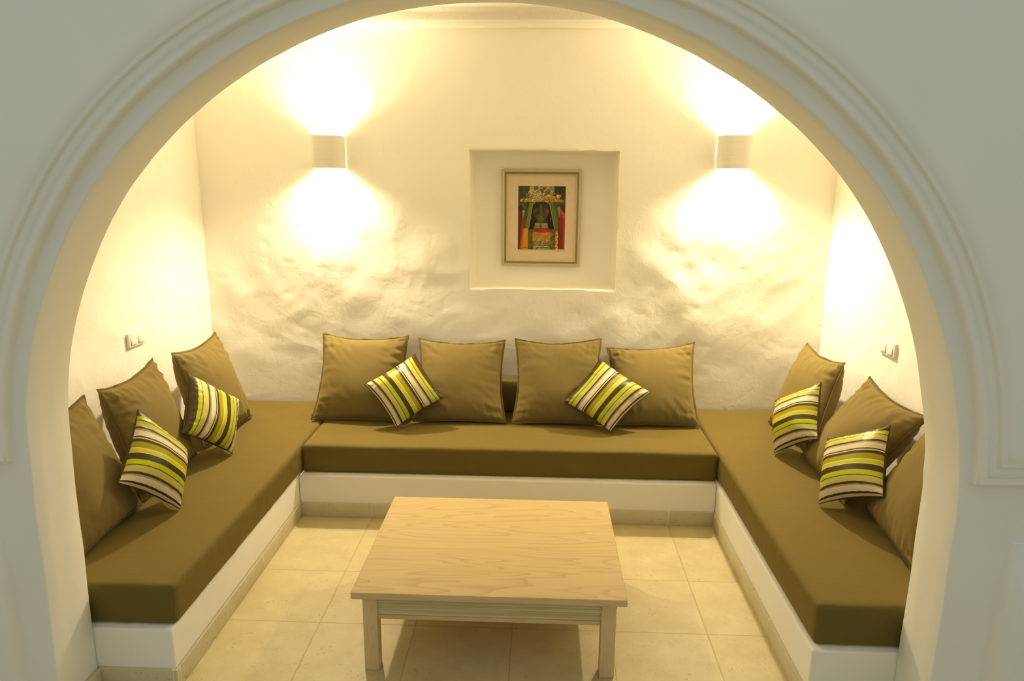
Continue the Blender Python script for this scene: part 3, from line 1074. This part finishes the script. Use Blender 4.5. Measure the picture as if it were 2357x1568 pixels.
# ---------------------------------------------------------------- light switches
def switch(x, yc, zc, sgn, label):
    root = thing('light_switch', (x, yc, zc), label, 'light switch', 'double wall switches')
    hy, hz = 0.077, 0.038
    x0, x1 = (0.0, 0.009) if sgn > 0 else (-0.009, 0.0)
    box('plate', min(x0, x1) - (0.006 if sgn > 0 else 0), max(x0, x1) + (0.006 if sgn < 0 else 0), -hy, hy, -hz, hz, M['switch'], root, 0.005, 3)
    for cy in (-0.034, 0.034):
        a, b = (0.006, 0.0125) if sgn > 0 else (-0.0125, -0.006)
        r = box('rocker', a, b, cy - 0.024, cy + 0.024, -0.023, 0.023, M['switch'], root, 0.002, 2)
        for v in r.data.vertices:      # rocker tilted on its pivot
            if abs(v.co.x) > 0.009:
                v.co.x += sgn * 0.003 * (-v.co.z / 0.023)
switch(WL + 0.004, 3.531, 0.978, 1, 'cream double light switch on the left wall above the cushions')
switch(WR - 0.004, 3.531, 0.992, -1, 'cream double light switch on the right wall above the cushions')

# ---------------------------------------------------------------- framed print in the niche
PX0, PX1, PZ0, PZ1 = -0.242, 0.252, 1.251, 1.849
pic = thing('framed_picture', ((PX0 + PX1) / 2, NY - 0.004, (PZ0 + PZ1) / 2), 'gold and silver framed portrait print hanging in the square wall niche', 'picture')
pw, ph = (PX1 - PX0) / 2, (PZ1 - PZ0) / 2
def frame_ring(name, prof, mats, fm):
    vs, fs, fi = [], [], []
    m = len(prof)
    for d, y in prof:
        for sx, sz in ((-1, -1), (1, -1), (1, 1), (-1, 1)):
            vs.append((sx * (pw - d), y, sz * (ph - d)))
    for k in range(m - 1):
        for c in range(4):
            a, b = k * 4 + c, k * 4 + (c + 1) % 4
            fs.append((a, b, b + 4, a + 4))
            fi.append(fm[k])
    return mesh_obj(name, vs, fs, mats, pic, smooth=False, fmat=fi)
frame_ring('frame', [(0.0, 0.0), (0.0, -0.018), (0.003, -0.022), (0.009, -0.023), (0.014, -0.0215), (0.0155, -0.019), (0.019, -0.016), (0.025, -0.0145), (0.0275, -0.0155), (0.0285, -0.018), (0.031, -0.0185), (0.0335, -0.017), (0.0345, -0.0085)],
           [M['gold'], M['silver']], [0, 0, 0, 0, 0, 1, 1, 1, 0, 0, 0, 0])
box('mat_board', -pw + 0.02, pw - 0.02, -0.0085, -0.004, -ph + 0.02, ph - 0.02, M['mat_board'], pic)
box('backing_board', -pw + 0.004, pw - 0.004, -0.004, 0.0035, -ph + 0.004, ph - 0.004, M['oak_side'], pic)

def art():
    bm = bmesh.new()
    lay = bm.loops.layers.float_color.new('ink')
    ax0, az1, aw, ah = -0.1455, 0.1985, 0.2955, 0.393
    depth = [0]
    random.seed(5)
    def lin(c):
        return tuple((v / 255 / 12.92) if v / 255 <= 0.04045 else ((v / 255 + 0.055) / 1.055) ** 2.4 for v in c)
    def poly(pts, c, raw=False):
        depth[0] += 1
        y = -0.0088 - depth[0] * 0.0000022
        vsx = []
        for (px, py) in pts:
            u, v = (px - 125) / 955, (py - 78) / 1340
            if not raw:
                u, v = min(1, max(0, u)), min(1, max(0, v))
            vsx.append(bm.verts.new((ax0 + u * aw, y, az1 - v * ah)))
        try:
            f = bm.faces.new(vsx)
        except ValueError:
            return
        col = lin(c)
        for l in f.loops:
            l[lay] = (*col, 1)
    def disc(cx, cy, rx, ry, c, n=14, raw=False):
        poly([(cx + rx * math.cos(2 * math.pi * k / n), cy + ry * math.sin(2 * math.pi * k / n)) for k in range(n)], c, raw)
    def stroke(pts, w, c, raw=False):
        for (a, b) in zip(pts[:-1], pts[1:]):
            d = Vector((b[0] - a[0], b[1] - a[1]))
            if d.length < 1e-6:
                continue
            q = Vector((-d.y, d.x)).normalized() * w / 2
            poly([(a[0] + q.x, a[1] + q.y), (b[0] + q.x, b[1] + q.y), (b[0] - q.x, b[1] - q.y), (a[0] - q.x, a[1] - q.y)], c, raw)
    def arc(cx, cy, r, a0, a1, w, c, n=10):
        stroke([(cx + r * math.cos(a0 + (a1 - a0) * k / n), cy + r * math.sin(a0 + (a1 - a0) * k / n)) for k in range(n + 1)], w, c)
    # grounds
    poly([(125, 75), (1095, 75), (1095, 1425), (125, 1425)], (52, 52, 26))
    poly([(125, 75), (370, 75), (345, 400), (125, 520)], (70, 72, 42))
    stroke([(240, 80), (236, 340)], 6, (120, 118, 80))
    poly([(850, 75), (1095, 75), (1095, 640), (980, 520), (900, 380)], (58, 60, 26))
    for _ in range(60):
        disc(random.uniform(900, 1085), random.uniform(95, 600), 5, 5, random.choice([(104, 106, 48), (40, 40, 18), (84, 88, 40)]), 5)
    # robes at the sides
    poly([(125, 640), (210, 580), (215, 760), (170, 1425), (125, 1425)], (98, 48, 20))
    poly([(205, 745), (265, 640), (240, 960), (205, 1100), (175, 1425), (150, 1425)], (146, 58, 30))
    poly([(975, 525), (1085, 660), (1075, 1425), (955, 1425), (945, 700)], (128, 48, 26))
    poly([(975, 525), (1085, 660), (1085, 790), (985, 640)], (186, 66, 42))
    poly([(1045, 760), (1085, 790), (1075, 1425), (1040, 1425)], (160, 56, 34))
    for k in range(6):
        disc(1000, 1030 + k * 68, 18, 22, (86, 40, 20), 8)
        disc(1000, 1030 + k * 68, 8, 10, (140, 58, 30), 6)
    poly([(215, 575), (275, 600), (215, 750)], (150, 148, 108))
    poly([(900, 525), (970, 490), (975, 745)], (138, 136, 110))
    # hands holding the tray
    poly([(170, 420), (300, 420), (310, 520), (265, 590), (210, 520)], (72, 78, 44))
    stroke([(205, 440), (245, 520), (262, 560)], 10, (120, 120, 66))
    poly([(880, 420), (1070, 400), (1060, 440), (900, 480)], (76, 84, 48))
    stroke([(1015, 330), (1070, 380), (1050, 430), (900, 470)], 18, (86, 92, 52))
    # headdress
    poly([(365, 78), (840, 78), (890, 360), (330, 360), (345, 200)], (150, 140, 92))
    poly([(365, 78), (455, 78), (440, 160), (380, 300), (340, 290)], (200, 158, 62))
    poly([(560, 290), (760, 250), (780, 350), (480, 350)], (190, 150, 70))
    poly([(165, 350), (300, 330), (900, 340), (1050, 365), (1035, 412), (180, 412)], (158, 130, 58))
    cols = [(214, 202, 150), (66, 64, 66), (120, 118, 112), (208, 160, 60), (60, 50, 28), (236, 222, 170)]
    for _ in range(95):
        x, y = random.uniform(350, 870), random.uniform(85, 345)
        if x < 365 + (y - 75) * -0.12:
            continue
        a = random.uniform(0, 6.28)
        arc(x, y, random.uniform(14, 46), a, a + random.uniform(1.5, 4.2), random.uniform(5, 11), random.choice(cols), 7)
    for _ in range(46):
        x = random.uniform(185, 1030)
        a = random.uniform(-0.6, 0.6)
        arc(x, random.uniform(355, 402), random.uniform(10, 24), a + 2.5, a + 5.5, 8, random.choice([(228, 190, 96), (70, 56, 24), (200, 160, 60), (240, 214, 140)]), 6)
    for (x, y, r, c) in ((400, 182, 34, (206, 152, 40)), (480, 120, 36, (98, 96, 96)), (330, 250, 34, (96, 96, 98)), (722, 195, 48, (92, 90, 88)), (745, 280, 30, (216, 160, 54)), (655, 125, 26, (110, 58, 44)), (930, 295, 44, (210, 152, 42)), (288, 360, 20, (222, 158, 54)), (600, 170, 34, (84, 80, 84))):
        disc(x, y, r, r, c)
        disc(x - r * .25, y - r * .25, r * .45, r * .45, tuple(min(255, int(v * 1.28)) for v in c))
    stroke([(820, 270), (945, 215)], 22, (84, 86, 84))
    stroke([(280, 220), (310, 330)], 12, (150, 148, 130))
    stroke([(975, 255), (985, 300)], 10, (208, 200, 130))
    # face, hair and veil
    poly([(425, 420), (755, 420), (865, 990), (335, 990)], (40, 28, 12))
    poly([(440, 450), (745, 450), (745, 640), (715, 730), (655, 800), (590, 825), (525, 800), (465, 730), (435, 640)], (72, 74, 38))
    poly([(515, 790), (690, 790), (725, 870), (470, 870)], (66, 70, 36))
    poly([(440, 450), (560, 450), (560, 640), (470, 690), (438, 620)], (54, 50, 26))
    poly([(620, 470), (745, 460), (745, 640), (640, 650)], (58, 54, 28))
    poly([(570, 480), (600, 480), (606, 690), (570, 690)], (96, 100, 56))
    disc(590, 770, 55, 40, (88, 92, 48))
    disc(470, 610, 42, 40, (92, 56, 32)); disc(715, 605, 42, 44, (120, 62, 42))
    arc(505, 540, 62, 3.5, 5.9, 12, (34, 26, 14)); arc(670, 535, 66, 3.5, 5.9, 12, (34, 26, 14))
    disc(505, 558, 34, 12, (110, 104, 60)); disc(505, 558, 11, 11, (22, 18, 10))
    disc(680, 556, 34, 12, (120, 112, 66)); disc(680, 556, 11, 11, (22, 18, 10))
    stroke([(590, 520), (575, 670), (590, 692), (615, 690)], 9, (40, 36, 20))
    disc(588, 718, 32, 22, (160, 78, 56)); stroke([(556, 716), (620, 716)], 5, (80, 36, 26))
    arc(590, 520, 165, 3.6, 5.82, 12, (182, 168, 110))
    poly([(355, 420), (428, 420), (345, 970), (225, 970), (270, 650), (330, 500)], (80, 88, 44))
    poly([(355, 420), (428, 420), (345, 970), (275, 970)], (112, 116, 56))
    stroke([(426, 425), (345, 968)], 10, (150, 148, 80))
    poly([(752, 420), (890, 420), (945, 640), (945, 990), (870, 990)], (98, 104, 48))
    poly([(830, 420), (890, 420), (945, 640), (945, 800)], (74, 82, 40))
    stroke([(756, 425), (872, 985)], 12, (150, 150, 84))
    stroke([(404, 735), (404, 785)], 9, (150, 140, 96)); stroke([(783, 740), (783, 795)], 9, (150, 140, 96))
    # collar and bodice
    poly([(470, 868), (582, 868), (585, 968), (455, 968)], (122, 116, 78))
    poly([(598, 868), (725, 868), (742, 968), (600, 968)], (126, 120, 80))
    for _ in range(26):
        x = random.choice([random.uniform(470, 570), random.uniform(612, 728)])
        arc(x, random.uniform(890, 955), 12, 0, 4, 4, random.choice([(70, 66, 40), (176, 168, 120)]), 6)
    stroke([(470, 872), (582, 872)], 12, (196, 184, 130)); stroke([(600, 872), (726, 872)], 12, (196, 184, 130))
    poly([(440, 960), (770, 960), (785, 1030), (690, 1055), (600, 1060), (430, 1030)], (148, 46, 26))
    poly([(600, 985), (720, 965), (720, 1030), (620, 1045)], (176, 48, 38))
    poly([(225, 968), (330, 968), (335, 1425), (165, 1425)], (206, 142, 22))
    poly([(225, 968), (250, 968), (215, 1425), (165, 1425)], (186, 96, 20))
    poly([(330, 985), (430, 1000), (435, 1425), (340, 1425)], (92, 86, 44))
    poly([(785, 990), (875, 985), (875, 1425), (770, 1425)], (96, 90, 46))
    for _ in range(64):
        x = random.choice([random.uniform(345, 428), random.uniform(790, 868)])
        arc(x, random.uniform(1005, 1410), random.uniform(8, 20), random.uniform(0, 6), random.uniform(6, 9), 7, random.choice([(54, 60, 28), (140, 128, 70), (110, 62, 36), (120, 120, 60)]), 6)
    poly([(425, 1035), (600, 1062), (785, 1035), (785, 1240), (425, 1240)], (172, 132, 56))
    poly([(425, 1230), (785, 1230), (775, 1425), (435, 1425)], (124, 118, 78))
    for _ in range(22):
        arc(random.uniform(450, 770), random.uniform(1070, 1150), random.uniform(14, 26), 0, 4.4, 6, random.choice([(196, 150, 60), (150, 104, 38)]), 7)
    for _ in range(34):
        arc(random.uniform(450, 770), random.uniform(1250, 1340), random.uniform(12, 30), 0, 5, 6, random.choice([(84, 80, 52), (164, 156, 112)]), 7)
    stroke([(520, 1240), (600, 1170), (720, 1070)], 8, (206, 164, 76))
    for (x, y, r) in ((630, 1270, 0.3), (720, 1230, -0.5), (560, 1190, 0.8)):
        poly([(x - 8, y + 40), (x - 14, y), (x + 18 * r, y - 44), (x + 20, y)], (214, 162, 66))
    poly([(440, 1350), (775, 1350), (770, 1415), (438, 1415)], (150, 146, 100))
    stroke([(500, 1395), (560, 1365), (620, 1385), (690, 1370), (750, 1392)], 16, (40, 38, 22))
    stroke([(470, 1370), (530, 1350), (600, 1362), (740, 1352)], 10, (214, 204, 150))
    poly([(880, 995), (945, 995), (945, 1425), (875, 1425)], (140, 92, 26))
    for k in range(6):
        y = 1000 + k * 68
        poly([(945, y + 20), (945, y + 92), (882, y + 92)] if k % 2 else [(886, y + 90), (915, y + 22), (945, y + 90)], (214, 178, 44))
    # pencilled signature on the print and the notes under it
    stroke([(222, 1385), (240, 1375), (238, 1398)], 7, (60, 34, 12)); stroke([(262, 1390), (275, 1358), (290, 1394), (300, 1380), (306, 1396)], 7, (60, 34, 12))
    pen = (150, 112, 60)
    stroke([(130, 1440), (150, 1432), (165, 1446), (180, 1436)], 5, pen, True)
    stroke([(185, 1440), (205, 1434), (220, 1446), (238, 1438)], 5, pen, True)
    stroke([(858, 1452), (875, 1442), (890, 1454), (905, 1446)], 5, pen, True)
    stroke([(920, 1462), (935, 1470), (950, 1450)], 5, pen, True)
    stroke([(960, 1445), (955, 1470), (985, 1442), (1000, 1456)], 5, pen, True)
    stroke([(1015, 1440), (1020, 1460), (1035, 1446)], 5, pen, True)
    stroke([(1045, 1460), (1060, 1440), (1070, 1462)], 5, pen, True)
    me = bpy.data.meshes.new('print')
    bm.normal_update()
    for f in bm.faces:
        if f.normal.y > 0:
            f.normal_flip()
    bm.to_mesh(me)
    bm.free()
    m, nt, b = new_mat('printed_ink')
    at = nd(nt, 'ShaderNodeVertexColor')
    at.layer_name = 'ink'
    nt.links.new(at.outputs[0], b.inputs['Base Color'])
    b.inputs['Roughness'].default_value = 0.55
    b.inputs['Specular IOR Level'].default_value = 0.25
    me.materials.append(m)
    o = bpy.data.objects.new('print', me)
    COL.objects.link(o)
    o.parent = pic
    tag(o, 'printed portrait of a woman in a tall fruit headdress')
art()
